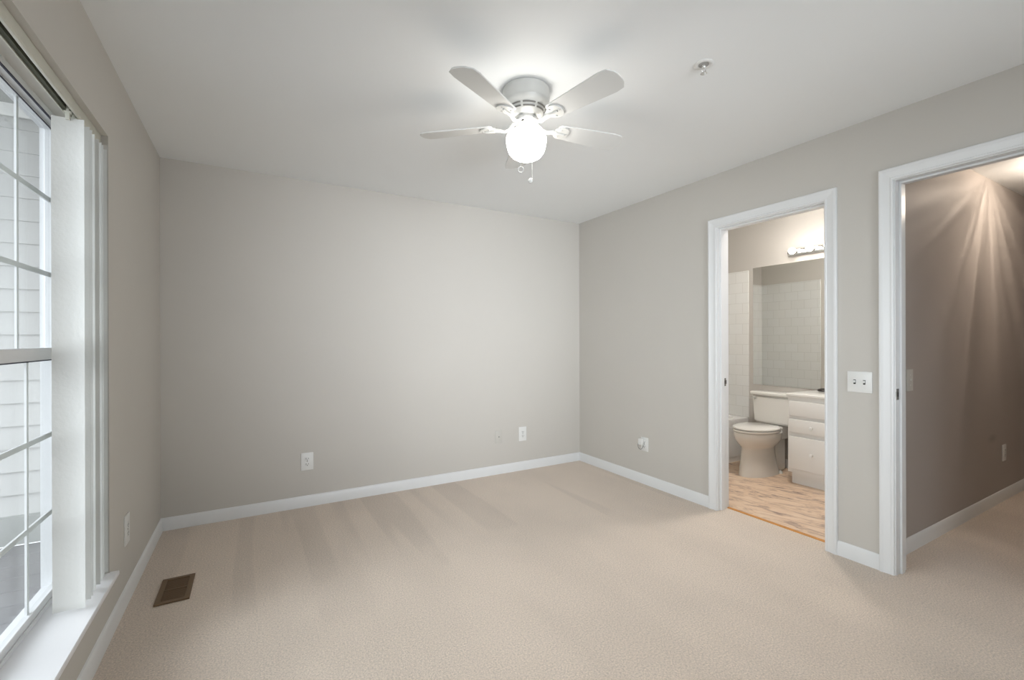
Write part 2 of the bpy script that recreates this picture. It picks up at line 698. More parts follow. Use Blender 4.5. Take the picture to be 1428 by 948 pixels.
def casing(name, d, xface, sx, zhead):
    ya, yb = d[0] - 0.005, d[1] + 0.005
    zt = zhead + 0.005
    bm = NB()
    V = (sx, 0, 0)
    sweep(bm, CP, [((xface, yb, 0), (0, 1, 0), V), ((xface, yb, zt), (0, 1, 1), V),
                   ((xface, ya, zt), (0, -1, 1), V), ((xface, ya, 0), (0, -1, 0), V)])
    return struct(name, bm, m_trim)


def jamb(name, d, stop0, stop1):
    ya, yb, zt = d
    bm = NB()
    e = 0.001
    box(bm, X1 - e, ya - JT, 0, XW + e, ya, zt + JT)
    box(bm, X1 - e, yb, 0, XW + e, yb + JT, zt + JT)
    box(bm, X1 - e, ya, zt, XW + e, yb, zt + JT)
    st = 0.011
    box(bm, stop0, ya, 0, stop1, ya + st, zt, 0.002)
    box(bm, stop0, yb - st, 0, stop1, yb, zt, 0.002)
    box(bm, stop0, ya + st, zt - st, stop1, yb - st, zt, 0.002)
    return struct(name, bm, m_trim)


casing('trim_1', D1, X1, -1, D1[2])
casing('trim_2', D2, X1, -1, D2[2])
casing('trim_3', D1, XW, 1, D1[2])
casing('trim_4', D2, XW, 1, D2[2])
j1 = jamb('door_1', D1, 2.945, 2.982)
j2 = jamb('door_2', D2, 2.962, 3.000)


def strike(j, x0, x1, y, z, s):
    """strike plate let into a jamb face at y, facing -y"""
    bm = NB()
    box(bm, x0, y - 0.0025, z - 0.029, x1, y + 0.001, z + 0.029, 0.001, 1)
    box(bm, x0 - 0.006 if s < 0 else x1, y - 0.0035, z - 0.014, x0 if s < 0 else x1 + 0.006, y + 0.001, z + 0.014, 0.001, 1)
    o = obj('strike_plate', bm, m_nickel, j)
    bm = NB(); box(bm, x0 + 0.007, y - 0.003, z - 0.012, x1 - 0.007, y - 0.0024, z + 0.012)
    obj('latch_hole', bm, m_slot, o)


strike(j1, 2.986, 3.012, D1[1], 0.928, 1)
strike(j2, 2.926, 2.952, D2[1], 0.949, -1)

# threshold
bm = NB(); sweep(bm, [(3.022, 0), (3.026, 0.004), (3.044, 0.006), (3.052, 0.0)],
                 [((0, D1[0], 0.0), (1, 0, 0), (0, 0, 1)), ((0, D1[1], 0.0), (1, 0, 0), (0, 0, 1))])
tag(obj('threshold_strip', bm, m_oak), 'thin honey oak threshold strip between the beige carpet and bathroom floor', 'threshold')

# ---------------------------------------------------------------- window stool
bm = NB()
SX = -0.4975
box(bm, -0.655, WY0, WZ0 - 0.029, X0 - 0.0, WY1, WZ0)
sweep(bm, [(X0, WZ0 - 0.020), (SX - 0.004, WZ0 - 0.020), (SX, WZ0 - 0.016), (SX, WZ0 - 0.004), (SX - 0.003, WZ0), (X0, WZ0)],
      [((0, WY0 - 0.03, 0), (1, 0, 0), (0, 0, 1)), ((0, WY1 + 0.012, 0), (1, 0, 0), (0, 0, 1))])
struct('trim_5', bm, m_sill)
sill_o = bpy.data.objects['trim_5']


# ---------------------------------------------------------------- window units
def window(name, y0, y1):
    z0, z1 = WZ0 - 0.03, WZ1
    bm = NB()
    xi, xo = -0.655, -0.7275
    fr = 0.030
    # outer frame
    box(bm, xo, y0, z0, xi, y0 + fr, z1); box(bm, xo, y1 - fr, z0, xi, y1, z1)
    box(bm, xo, y0 + fr, z1 - 0.020, xi, y1 - fr, z1); box(bm, xo, y0 + fr, z0, xi, y1 - fr, WZ0 + 0.004)
    # inner lips of the track
    box(bm, xi - 0.004, y0 + fr, WZ0 + 0.004, xi, y1 - fr, WZ0 + 0.016)
    w = struct(name, bm, m_vinyl)
    ga = NB()
    box(ga, xi - 0.010, y0 + fr, WZ0 + 0.004, xi - 0.004, y1 - fr, WZ0 + 0.0135)
    box(ga, xi - 0.008, y0 + fr, z1 - 0.024, xi - 0.002, y1 - fr, z1 - 0.020)
    obj('gasket', ga, m_gasket, w)

    def sash(nm, xa, xb, za, zb, rb, rt, sy, gx, rows):
        b3 = NB()
        ya, yb = y0 + fr, y1 - fr
        box(b3, xa, ya, za, xb, ya + sy, zb, 0.002, 1); box(b3, xa, yb - sy, za, xb, yb, zb, 0.002, 1)
        box(b3, xa, ya + sy, za, xb, yb - sy, za + rb, 0.002, 1); box(b3, xa, ya + sy, zb - rt, xb, yb - sy, zb, 0.002, 1)
        s = obj(nm, b3, m_vinyl, w)
        b3 = NB(); box(b3, gx - 0.002, ya + sy - 0.003, za + rb - 0.003, gx + 0.002, yb - sy + 0.003, zb - rt + 0.003)
        obj('pane', b3, m_glass, s)
        b3 = NB()
        gy0, gy1, gz0, gz1 = ya + sy, yb - sy, za + rb, zb - rt
        for k in (1, 2):
            y = gy1 - (gy1 - gy0) * k / 3
            box(b3, gx - 0.0105, y - 0.008, gz0, gx - 0.0045, y + 0.008, gz1)
        for z in rows:
            box(b3, gx - 0.0110, gy0, z - 0.009, gx - 0.0040, gy1, z + 0.009)
        obj('grille', b3, m_vinyl, s)
        b3 = NB()
        t = 0.0025
        xg = gx + 0.0025
        box(b3, xg, gy0, gz0, xg + t, gy0 + t, gz1); box(b3, xg, gy1 - t, gz0, xg + t, gy1, gz1)
        box(b3, xg, gy0 + t, gz1 - t * 1.6, xg + t, gy1 - t, gz1)
        obj('glass_gap_shade', b3, m_gasket, s)  # dark strips stand for the shadowed gap at the glass edge
        return s
    sash('upper_sash', -0.712, -0.684, 1.172, 2.078, 0.035, 0.004, 0.010, -0.690, (1.797, 1.502))
    s = sash('lower_sash', -0.683, -0.660, WZ0 + 0.006, 1.216, 0.034, 0.044, 0.012, -0.667, (0.885, 0.589))
    return w


window('window_1', 1.56, WY1)
window('window_2', WY0, 1.56)

# added near-wall window (behind the camera), unseen frame round the fill lamp
bm = NB()
for a, b2, c, d in ((NWX[0], NWX[0] + 0.05, 0.6, 2.1), (NWX[1] - 0.05, NWX[1], 0.6, 2.1), (NWX[0], NWX[1], 0.6, 0.65),
                    (NWX[0], NWX[1], 2.05, 2.1), (1.42, 1.48, 0.65, 2.05), (NWX[0] + 0.05, NWX[1] - 0.05, 1.33, 1.37)):
    box(bm, a, YN - 0.09, c, b2, YN - 0.04, d)
w3 = struct('added_window_3', bm, m_vinyl)
bm = NB(); box(bm, NWX[0] + 0.04, YN - 0.068, 0.64, NWX[1] - 0.04, YN - 0.064, 2.06)
obj('pane', bm, m_glass, w3)

# ---------------------------------------------------------------- vertical blind
VX = -0.571
blind = thing('vertical_blind', 'white vertical blind drawn to the far side of the left window', 'blind', (VX, 2.3, 2.10))
bm = NB()
hy0, hy1 = WY0 + 0.005, WY1 - 0.004
hp = [(-0.592, 2.099), (-0.550, 2.099), (-0.550, 2.064), (-0.553, 2.060), (-0.560, 2.060), (-0.562, 2.064), (-0.562, 2.084),
      (-0.588, 2.084), (-0.588, 2.062), (-0.592, 2.062)]
sweep(bm, hp, [((0, hy0, 0), (1, 0, 0), (0, 0, 1)), ((0, hy1, 0), (1, 0, 0), (0, 0, 1))])
head = obj('headrail', bm, m_rail, blind)
bm = NB(); box(bm, -0.586, hy0 + 0.01, 2.066, -0.5745, hy1 - 0.26, 2.083)
obj('track_liner', bm, m_raildark, head)
bm = NB(); tube(bm, [(-0.569, hy0 + 0.01, 2.074), (-0.569, hy1 - 0.26, 2.074)], 0.0022, 8)
obj('traverse_rod', bm, m_chrome, head)


def vane_mesh(side):
    bm = NB()
    zt, zb = 2.036, 0.281
    n = 12
    w = 0.089
    A = []
    for z in (zt, zb):
        f = []
        for s in (1, -1):
            row = []
            for i in range(n + 1):
                u = -0.5 + i / n
                cv = 0.006 * (1 - 4 * u * u)
                row.append(bm.verts.new((u * w, cv + s * 0.0006, z)))
            f.append(row)
        A.append(f)
    for i in range(n):
        for k in (0, 1):
            bm.faces.new((A[0][k][i], A[0][k][i + 1], A[1][k][i + 1], A[1][k][i]))
        for z in (0, 1):
            bm.faces.new((A[z][0][i], A[z][0][i + 1], A[z][1][i + 1], A[z][1][i]))
    for i in (0, n):
        bm.faces.new((A[0][0][i], A[0][1][i], A[1][1][i], A[1][0][i]))
    return bm


first = None
for k, (y, rz) in enumerate([(2.178, -4), (2.236, 3), (2.270, -6), (2.318, -16), (2.352, 4), (2.392, -4), (2.424, -10), (2.462, 6)]):
    if first is None:
        bm = vane_mesh(1)
        first = obj('vane', bm, m_vane, blind, smooth=40, local=True)
        bm = NB()
        box(bm, -0.006, -0.004, 2.028, 0.006, 0.004, 2.052, 0.001, 1)
        box(bm, -0.0035, -0.0035, 2.048, 0.0035, 0.0035, 2.084)
        box(bm, -0.010, -0.0065, 2.052, 0.010, 0.0065, 2.058, 0.001, 1)
        hk = obj('carrier_clip', bm, m_rail, first, local=True)
        v, h = first, hk
    else:
        v = first.copy(); C.objects.link(v); v.parent = blind
        h = hk.copy(); C.objects.link(h); h.parent = v
    v.location = (0, y - 2.3, -2.10)
    v.rotation_euler = (0, 0, math.radians(rz))

# ---------------------------------------------------------------- wall plates
def plate(name, label, cat, plane, pos, u0, u1, z0, z1, kind, m=m_white, group=None):
    """plane 'x+' faces +x at x=pos, 'x-' faces -x, 'y-' faces -y; u is the other horizontal axis"""
    uc, zc = (u0 + u1) / 2, (z0 + z1) / 2
    loc = {'x': (pos, uc, zc), 'y': (uc, pos, zc)}[plane[0]]
    t = thing(name, label, cat, loc, group)
    s = 1 if plane[1] == '+' else -1

    def bx(b3, ua, ub, za, zb, da, db, bev=0):
        lo, hi = sorted((pos + s * da, pos + s * db))
        if plane[0] == 'x':
            box(b3, lo, ua, za, hi, ub, zb, bev, 2)
        else:
            box(b3, ua, lo, za, ub, hi, zb, bev, 2)
    b3 = NB(); bx(b3, u0, u1, z0, z1, -0.001, 0.006, 0.0025)
    obj('cover_plate', b3, m, t, smooth=40)
    if kind in ('duplex', 'duplex_plain'):
        for k, dz in enumerate((0.0195, -0.0195)):
            b3 = NB(); bx(b3, uc - 0.017, uc + 0.017, zc + dz - 0.014, zc + dz + 0.014, 0.004, 0.0080, 0.003)
            so = obj('socket', b3, m, t, smooth=40)
            b3 = NB()
            bx(b3, uc - 0.009, uc - 0.0060, zc + dz - 0.003, zc + dz + 0.008, 0.0078, 0.0084)
            bx(b3, uc + 0.0060, uc + 0.009, zc + dz - 0.002, zc + dz + 0.007, 0.0078, 0.0084)
            bx(b3, uc - 0.003, uc + 0.003, zc + dz - 0.011, zc + dz - 0.006, 0.0078, 0.0084)
            obj('slots', b3, m_slot, so)
        b3 = NB(); bx(b3, uc - 0.003, uc + 0.003, zc - 0.003, zc + 0.003, 0.005, 0.0075, 0.001)
        obj('screw', b3, m_nickel, t)
    elif kind.startswith('toggle'):
        n = int(kind[-1])
        for k in range(n):
            u = uc + (k - (n - 1) / 2) * 0.046
            b3 = NB(); bx(b3, u - 0.0055, u + 0.0055, zc - 0.0125, zc + 0.0125, 0.0055, 0.0066)
            obj('switch_slot', b3, m_slot if n > 1 else m, t)
            b3 = NB()
            bx(b3, u - 0.0042, u + 0.0042, zc - 0.004, zc + 0.009, 0.006, 0.016, 0.0012)
            obj('toggle', b3, m, t, smooth=40)
            for dz in (0.030, -0.030):
                b3 = NB(); bx(b3, u - 0.003, u + 0.003, zc + dz - 0.003, zc + dz + 0.003, 0.005, 0.007, 0.001)
                obj('screw', b3, m_white, t)
    elif kind == 'jack':
        b3 = NB(); bx(b3, uc - 0.008, uc + 0.008, zc - 0.007, zc + 0.007, 0.005, 0.0085, 0.001)
        so = obj('jack_socket', b3, m, t)
        b3 = NB(); bx(b3, uc - 0.004, uc + 0.004, zc - 0.004, zc + 0.004, 0.0082, 0.0090)
        obj('jack_hole', b3, m_slot, so)
        for dz in (0.042, -0.042):
            b3 = NB(); bx(b3, uc - 0.003, uc + 0.003, zc + dz - 0.003, zc + dz + 0.003, 0.005, 0.007, 0.001)
            obj('screw', b3, m, t)
    return t, bx, uc, zc


plate('wall_outlet', 'white duplex outlet low on the left half of the back wall', 'outlet', 'y-', Y1, 0.305, 0.390, 0.272, 0.402, 'duplex')
plate('phone_jack', 'small jack plate painted wall colour with a dark centre hole', 'jack plate', 'y-', Y1, 1.938, 2.006, 0.284, 0.405, 'jack', m_painted)
plate('wall_outlet', 'bright white cover plate low on back wall, right of the painted jack', 'outlet', 'y-', Y1, 2.190, 2.272, 0.278, 0.412, 'duplex_plain')
plate('wall_outlet', 'white outlet low on the left wall past the window sill, seen edge-on', 'outlet', 'x+', X0, 2.735, 2.822, 0.275, 0.415, 'duplex')
t, bx, uc, zc = plate('wall_outlet', 'white outlet on the right wall with an adapter and short looped wire', 'outlet', 'x-', X1,
                      2.762, 2.846, 0.283, 0.400, 'duplex')
ad = thing('plug_in_adapter', 'small white adapter with short grey wire plugged in the right wall outlet', 'adapter', (X1 - 0.008, uc + 0.018, 0.36))
b3 = NB(); bx(b3, uc + 0.004, uc + 0.046, 0.335, 0.388, 0.0085, 0.034, 0.004)
obj('adapter_body', b3, m_white, ad, smooth=40)
b3 = NB()
pts = []
for i in range(25):
    a = i / 24
    ang = PI * (0.0 + 1.35 * a)
    pts.append((X1 - 0.020 - 0.012 * math.sin(a * PI), uc + 0.020 - 0.026 * math.cos(ang) + 0.004, 0.338 - 0.036 * math.sin(ang) - 0.004))
tube(b3, pts, 0.0022, 8)
obj('wire', b3, mat('grey wire', lin(120, 120, 118), 0.5), ad, smooth=60)
plate('light_switch', 'white double toggle switch plate between the two doorways', 'light switch', 'x-', X1, 1.155, 1.274, 0.944, 1.060, 'toggle2')
plate('light_switch', 'single switch plate on the hall wall just inside the hall doorway', 'light switch', 'y-', YH, 3.290, 3.372, 0.936, 1.063, 'toggle1', m_painted)
plate('wall_outlet', 'outlet low on the taupe hall wall near right edge', 'outlet', 'y-', YH, 4.985, 5.065, 0.300, 0.425, 'duplex')

# ---------------------------------------------------------------- floor register
VXa, VXb, VYa, VYb = -0.408, -0.270, 2.655, 2.920
reg = thing('floor_register', 'brown metal floor vent set in the carpet by the left wall', 'floor vent', ((VXa + VXb) / 2, (VYa + VYb) / 2, 0))
bm = NB()
f = 0.022
for a in ((VXa, VYa, VXb, VYa + f), (VXa, VYb - f, VXb, VYb), (VXa, VYa + f, VXa + f, VYb - f), (VXb - f, VYa + f, VXb, VYb - f),
          (VXa + f, (VYa + VYb) / 2 - 0.005, VXb - f, (VYa + VYb) / 2 + 0.005)):
    box(bm, a[0], a[1], 0.001, a[2], a[3], 0.008, 0)
obj('frame', bm, m_brown, reg)
bm = NB(); box(bm, VXa + 0.01, VYa + 0.01, 0.0005, VXb - 0.01, VYb - 0.01, 0.002)
obj('duct_opening', bm, m_blackhole, reg)
n = 0
y = VYa + f + 0.006
while y < VYb - f - 0.004:
    if abs(y - (VYa + VYb) / 2) > 0.010:
        bm = NB()
        vs = box(bm, VXa + f, y - 0.0008, 0.003, VXb - f, y + 0.0008, 0.0066)
        for v in vs:
            v.co.y += (v.co.z - 0.005) * 0.5
        obj('louvre', bm, m_brown, reg)
    y += 0.0115

# ---------------------------------------------------------------- sprinkler
sx, sy = 1.706, 1.290
sp = thing('sprinkler_head', 'small recessed sprinkler head in the ceiling right of the fan', 'sprinkler', (sx, sy, H))
bm = NB(); lathe(bm, [(0.012, H - 0.0005), (0.039, H - 0.0005), (0.040, H - 0.003), (0.034, H - 0.007), (0.026, H - 0.006), (0.022, H - 0.002), (0.012, H - 0.002)], sx, sy, 40)
obj('escutcheon', bm, m_white, sp, smooth=50)
bm = NB(); lathe(bm, [(0.0, H - 0.0025), (0.0215, H - 0.0025), (0.0215, H - 0.0035), (0, H - 0.0035)], sx, sy, 32)
obj('recess', bm, mat('grey recess', lin(165, 164, 160), 0.6), sp)
bm = NB(); lathe(bm, [(0.009, H - 0.003), (0.009, H - 0.014), (0.006, H - 0.018), (0.0, H - 0.018)], sx, sy, 20)
obj('nozzle', bm, m_chrome, sp, smooth=40)
bm = NB()
for s in (1, -1):
    tube(bm, [(sx + s * 0.008, sy, H - 0.012), (sx + s * 0.013, sy, H - 0.024), (sx + s * 0.009, sy, H - 0.036), (sx, sy, H - 0.040)], 0.0022, 8)
obj('frame_arms', bm, m_chrome, sp, smooth=60)
bm = NB(); lathe(bm, [(0, H - 0.039), (0.013, H - 0.040), (0.014, H - 0.042), (0, H - 0.044)], sx, sy, 24)
obj('deflector', bm, m_chrome, sp, smooth=40)

# ---------------------------------------------------------------- ceiling fan
FX, FY = 1.141, 1.848
fan = thing('ceiling_fan', 'white five-blade hugger ceiling fan with lit opal globe', 'ceiling fan', (FX, FY, H))
bm = NB()
lathe(bm, [(0.0, H), (0.109, H - 0.001), (0.112, H - 0.004), (0.112, H - 0.060), (0.110, H - 0.070), (0.101, H - 0.084), (0.091, H - 0.099),
           (0.084, H - 0.113), (0.077, H - 0.125), (0.066, H - 0.134), (0.0, H - 0.135)], FX, FY, 64)
hs = obj('motor_housing', bm, m_fan, fan, smooth=35)
bm = NB()
# curved vent slots in two rows round the lower bowl
for (h, r) in ((0.099, 0.0912), (0.113, 0.0842)):
    for k in range(8):
        a0 = k * PI / 4 + 0.06
        row = []
        for i in range(9):
            a = a0 + (PI / 4 - 0.12) * i / 8
            row.append([bm.verts.new((FX + (r + q) * math.cos(a), FY + (r + q) * math.sin(a), H - h + dz)) for q, dz in ((0.0035, 0.0028), (-0.0005, -0.0028), (-0.006, -0.0028), (-0.003, 0.0028))])
        for p, q in zip(row, row[1:]):
            for j in range(4):
                bm.faces.new((p[j], p[(j + 1) % 4], q[(j + 1) % 4], q[j]))
        bm.faces.new(row[0]); bm.faces.new(row[-1])
obj('vent_slots', bm, m_fandark, hs)
bm = NB(); lathe(bm, [(0.0, H - 0.133), (0.054, H - 0.133), (0.056, H - 0.138), (0.056, H - 0.149), (0.051, H - 0.152), (0, H - 0.152)], FX, FY, 48)
obj('flywheel', bm, m_fan, fan, smooth=35)
bm = NB(); lathe(bm, [(0.0, H - 0.150), (0.046, H - 0.150), (0.047, H - 0.154), (0.047, H - 0.188), (0.052, H - 0.193), (0.060, H - 0.198), (0.060, H - 0.203), (0, H - 0.203)], FX, FY, 48)
obj('switch_housing', bm, m_fan, fan, smooth=35)
GZ = H - 0.198
bm = NB(); lathe(bm, [(0.052, GZ), (0.062, GZ - 0.002), (0.080, GZ - 0.009), (0.092, GZ - 0.021), (0.0975, GZ - 0.036), (0.0965, GZ - 0.052), (0.093, GZ - 0.070), (0.089, GZ - 0.088),
           (0.082, GZ - 0.104), (0.069, GZ - 0.119), (0.050, GZ - 0.130), (0.026, GZ - 0.1355), (0.0, GZ - 0.137)], FX, FY, 64, cap=True)
globe = obj('globe', bm, m_globe, fan, smooth=50)
globe['label'] = 'glowing opal glass globe'
# blades
BR0, BR1 = 0.165, 0.538
ZB = -0.167


def blade_bm():
    bm = NB()
    w0, w1 = 0.048, 0.066
    out = [(BR0, -w0 + 0.012), (BR0 + 0.012, -w0)]
    out += [(BR1 - 0.060, -w1), (BR1 - 0.022, -w1 + 0.006), (BR1 - 0.004, -w1 + 0.032), (BR1, -0.018)]
    pts = out + [(x, -y) for x, y in reversed(out)]
    prism(bm, pts, -0.003, 0.003)
    bmesh.ops.bevel(bm, geom=[e for e in bm.edges if abs(e.verts[0].co.z - e.verts[1].co.z) < 1e-5 and (e.is_boundary or len(e.link_faces) == 2)], offset=0.0012, segments=1, affect='EDGES')
    return bm


def bracket_bm():
    bm = NB()
    # D-shaped plate under the blade root with a raised tongue, then an S arm to the hub
    P = [(0.150, -0.020)]
    for i in range(17):
        a = -PI / 2 + PI * i / 16
        P.append((0.190 + 0.040 * math.cos(a), 0.043 * math.sin(a)))
    P.append((0.150, 0.020))
    prism(bm, P, -0.0095, -0.0035)
    tube(bm, [(0.158, 0, -0.011), (0.175, 0, -0.013), (0.205, 0, -0.012)], 0.006, 10, radii=[0.010, 0.0075, 0.005])
    for x, y in ((0.178, 0.024), (0.178, -0.024), (0.214, 0)):
        lathe(bm, [(0, -0.0095), (0.0055, -0.0095), (0.0045, -0.0125), (0, -0.013)], x, y, 12)
    return bm


def arm_bm():
    bm = NB()
    path = [(0.046, 0, 0.020), (0.064, 0, 0.010), (0.084, 0, -0.012), (0.106, 0, -0.020), (0.128, 0, -0.014), (0.150, 0, -0.008), (0.166, 0, -0.007)]
    rad = [0.013, 0.010, 0.0085, 0.0085, 0.010, 0.012, 0.009]
    tube(bm, path, 0.01, 12, radii=rad)
    for v in bm.verts:
        v.co.z = -0.008 + (v.co.z + 0.008) * 0.9
        v.co.y *= 1.25
    return bm


proto = None
for k in range(5):
    ang = math.radians(65.5 + 72 * k)
    if proto is None:
        bl = obj('blade', blade_bm(), m_blade, fan, local=True)
        br = obj('bracket', bracket_bm(), m_fan, bl, smooth=40, local=True)
        ar = obj('bracket_arm', arm_bm(), m_fan, br, smooth=60, local=True)
        proto = (bl, br, ar)
    else:
        bl = proto[0].copy(); C.objects.link(bl); bl.parent = fan
        br = proto[1].copy(); C.objects.link(br); br.parent = bl
        ar = proto[2].copy(); C.objects.link(ar); ar.parent = br
    bl.location = (0, 0, ZB)
    bl.rotation_mode = 'XYZ'
    bl.matrix_local = Matrix.Translation((0, 0, ZB)) @ Matrix.Rotation(ang, 4, 'Z') @ Matrix.Rotation(math.radians(-12), 4, 'X')
# pull chains
def chain(x, y, z0, z1, fob):
    bm = NB()
    z = z0
    tube(bm, [(x, y, z0), (x, y, z1)], 0.0008, 6)
    while z > z1:
        bmesh.ops.create_icosphere(bm, subdivisions=1, radius=0.0017, matrix=Matrix.Translation((x, y, z)))
        z -= 0.0055
    ch = obj('pull_chain', bm, m_fan, fan, smooth=60)
    bm = NB()
    if fob == 'ring':
        torus(bm, (x, y, z1 - 0.013), 0.0125, 0.0020, (math.sin(YAW), math.cos(YAW), 0.2))
    else:
        lathe(bm, [(0, z1), (0.004, z1 - 0.001), (0.010, z1 - 0.008), (0.0115, z1 - 0.016), (0.008, z1 - 0.024), (0, z1 - 0.027)], 0, 0, 20)
        bmesh.ops.rotate(bm, verts=bm.verts, cent=(0, 0, z1), matrix=Matrix.Rotation(math.radians(35), 3, Fw))
        bmesh.ops.translate(bm, verts=bm.verts, vec=(x, y, 0))
    obj('pull_fob', bm, m_fan, ch, smooth=60)


gc = Vector((FX, FY, 0))
p1 = gc - Fw * 0.085 - Rt * 0.0285
chain(p1.x, p1.y, H - 0.185, 2.040, 'ring')
p2 = gc - Fw * 0.020 + Rt * 0.027
chain(p2.x, p2.y, GZ - 0.10, 2.010, 'drop')
bm = NB(); box(bm, -0.004, -0.004, -0.003, 0.004, 0.006, 0.003, 0.001, 1)
bmesh.ops.translate(bm, verts=bm.verts, vec=gc - Fw * 0.048 - Rt * 0.018 + Vector((0, 0, H - 0.163)))
obj('chain_port', bm, m_slot, fan)

# ---------------------------------------------------------------- bathroom: tub
tub = thing('bathtub', 'white alcove bathtub behind the toilet', 'bathtub', ((XW + XB) / 2, 3.2, 0))
bm = NB()
x0, x1, y0, y1 = XW + 0.002, XB - 0.002, 2.852, YT - 0.002
zt = 0.430
o_ = [(x0, y0), (x1, y0), (x1, y1), (x0, y1)]


def rrect(xa, ya, xb, yb, r, z, n=6):
    P = []
    for cx, cy, a0 in ((xb - r, yb - r, 0), (xa + r, yb - r, PI / 2), (xa + r, ya + r, PI), (xb - r, ya + r, 1.5 * PI)):
        for i in range(n + 1):
            a = a0 + PI / 2 * i / n
            P.append((cx + r * math.cos(a), cy + r * math.sin(a), z))
    return P


loops = [rrect(x0, y0, x1, y1, 0.004, 0.0), rrect(x0, y0, x1, y1, 0.004, 0.385), rrect(x0, y0 - 0.0, x1, y1, 0.004, zt - 0.012),
         rrect(x0 + 0.004, y0 + 0.006, x1 - 0.004, y1 - 0.004, 0.01, zt), rrect(x0 + 0.075, y0 + 0.065, x1 - 0.09, y1 - 0.055, 0.10, zt),
         rrect(x0 + 0.085, y0 + 0.078, x1 - 0.10, y1 - 0.065, 0.10, zt - 0.02), rrect(x0 + 0.13, y0 + 0.12, x1 - 0.20, y1 - 0.10, 0.12, 0.10),
         rrect(x0 + 0.18, y0 + 0.17, x1 - 0.26, y1 - 0.15, 0.10, 0.075)]
rs = [[bm.verts.new(p) for p in lp] for lp in loops]
for a, b2 in zip(rs, rs[1:]):
    for i in range(len(a)):
        j = (i + 1) % len(a)
        bm.faces.new((a[i], a[j], b2[j], b2[i]))
bm.faces.new(rs[-1]); bm.faces.new(rs[0])
obj('tub_basin', bm, m_tub, tub, smooth=40)
bm = NB(); box(bm, x0 + 0.06, y0 - 0.004, 0.05, x1 - 0.06, y0 + 0.001, 0.36, 0.003)
obj('apron_panel', bm, m_tub, tub)

# ---------------------------------------------------------------- toilet
TYc = 2.505
toilet = thing('toilet', 'white two-piece toilet with closed lid beside the vanity', 'toilet', (4.05, TYc, 0))


def eggloop(bm, xf, xb, w, z, n=40, flat=0.0):
    """egg plan outline: front at xf (towards -x), back at xb"""
    xc = xb - (xb - xf) * 0.42
    L = []
    for i in range(n):
        a = 2 * PI * i / n
        c, s = math.cos(a), math.sin(a)
        rx = (xb - xc) if c > 0 else (xc - xf)
        px = xc + rx * (abs(c) ** (0.8 if c > 0 else 1.0)) * (1 if c > 0 else -1)
        L.append(bm.verts.new((px, TYc + w * s, z)))
    return L


def loft(bm, loops):
    for a, b2 in zip(loops, loops[1:]):
        for i in range(len(a)):
            j = (i + 1) % len(a)
            bm.faces.new((a[i], a[j], b2[j], b2[i]))
    bm.faces.new(loops[0]); bm.faces.new(loops[-1])


bm = NB()
loft(bm, [eggloop(bm, 3.835, 4.30, 0.128, 0.0), eggloop(bm, 3.838, 4.30, 0.126, 0.02), eggloop(bm, 3.850, 4.27, 0.116, 0.10), eggloop(bm, 3.862, 4.25, 0.108, 0.19),
          eggloop(bm, 3.868, 4.25, 0.103, 0.245), eggloop(bm, 3.858, 4.26, 0.112, 0.262), eggloop(bm, 3.830, 4.27, 0.142, 0.290), eggloop(bm, 3.807, 4.28, 0.166, 0.330), eggloop(bm, 3.800, 4.28, 0.176, 0.370), eggloop(bm, 3.803, 4.28, 0.176, 0.393), eggloop(bm, 3.81, 4.275, 0.170, 0.398)])
bowl = obj('bowl', bm, m_porc, toilet, smooth=45)
bm = NB()
box(bm, 4.20, TYc - 0.105, 0.30, XB - 0.03, TYc + 0.105, 0.425, 0.02, 3)
box(bm, 4.20, TYc - 0.085, 0.0, 4.38, TYc + 0.085, 0.32, 0.03, 3)
obj('rear_pedestal', bm, m_porc, toilet, smooth=45)
bm = NB()
loft(bm, [eggloop(bm, 3.805, 4.235, 0.178, 0.400), eggloop(bm, 3.800, 4.24, 0.182, 0.406), eggloop(bm, 3.802, 4.24, 0.181, 0.416), eggloop(bm, 3.808, 4.235, 0.176, 0.419)])
obj('seat', bm, m_porc, toilet, smooth=45)
bm = NB()
loft(bm, [eggloop(bm, 3.810, 4.235, 0.176, 0.4235), eggloop(bm, 3.803, 4.24, 0.182, 0.427), eggloop(bm, 3.806, 4.24, 0.180, 0.436), eggloop(bm, 3.83, 4.22, 0.160, 0.441)])
obj('lid', bm, m_porc, toilet, smooth=45)
for s in (1, -1):
    bm = NB()
    tube(bm, [(4.235, TYc + s * 0.075 - 0.025, 0.425), (4.235, TYc + s * 0.075 + 0.025, 0.425)], 0.011, 12)
    obj('hinge', bm, m_porc, toilet, smooth=45)
bm = NB()
tw = 0.186
a = [(4.275, TYc - tw + 0.012), (XB - 0.012, TYc - tw + 0.012), (XB - 0.012, TYc + tw - 0.012), (4.275, TYc + tw - 0.012)]
lo = [bm.verts.new((x, y, 0.432)) for x, y in a]
hi = [bm.verts.new((x, y, 0.703)) for x, y in [(4.262, TYc - tw), (XB - 0.01, TYc - tw), (XB - 0.01, TYc + tw), (4.262, TYc + tw)]]
for i in range(4):
    j = (i + 1) % 4
    bm.faces.new((lo[i], lo[j], hi[j], hi[i]))
bm.faces.new(lo); bm.faces.new(hi)
bmesh.ops.bevel(bm, geom=bm.edges[:], offset=0.018, segments=4, affect='EDGES')
obj('tank', bm, m_porc, toilet, smooth=40)
bm = NB(); box(bm, 4.248, TYc - tw - 0.010, 0.702, XB - 0.006, TYc + tw + 0.008, 0.735, 0.010, 4)
obj('tank_lid', bm, m_porc, toilet, smooth=40)
bm = NB()
lathe(bm, [(0, 4.246), (0.011, 4.246), (0.012, 4.262), (0, 4.262)], 0, TYc + tw - 0.045, 16, axis='X', cz=0.668)
tube(bm, [(4.248, TYc + tw - 0.045, 0.668), (4.244, TYc + tw - 0.020, 0.668), (4.243, TYc + tw + 0.004, 0.666)], 0.005, 8)
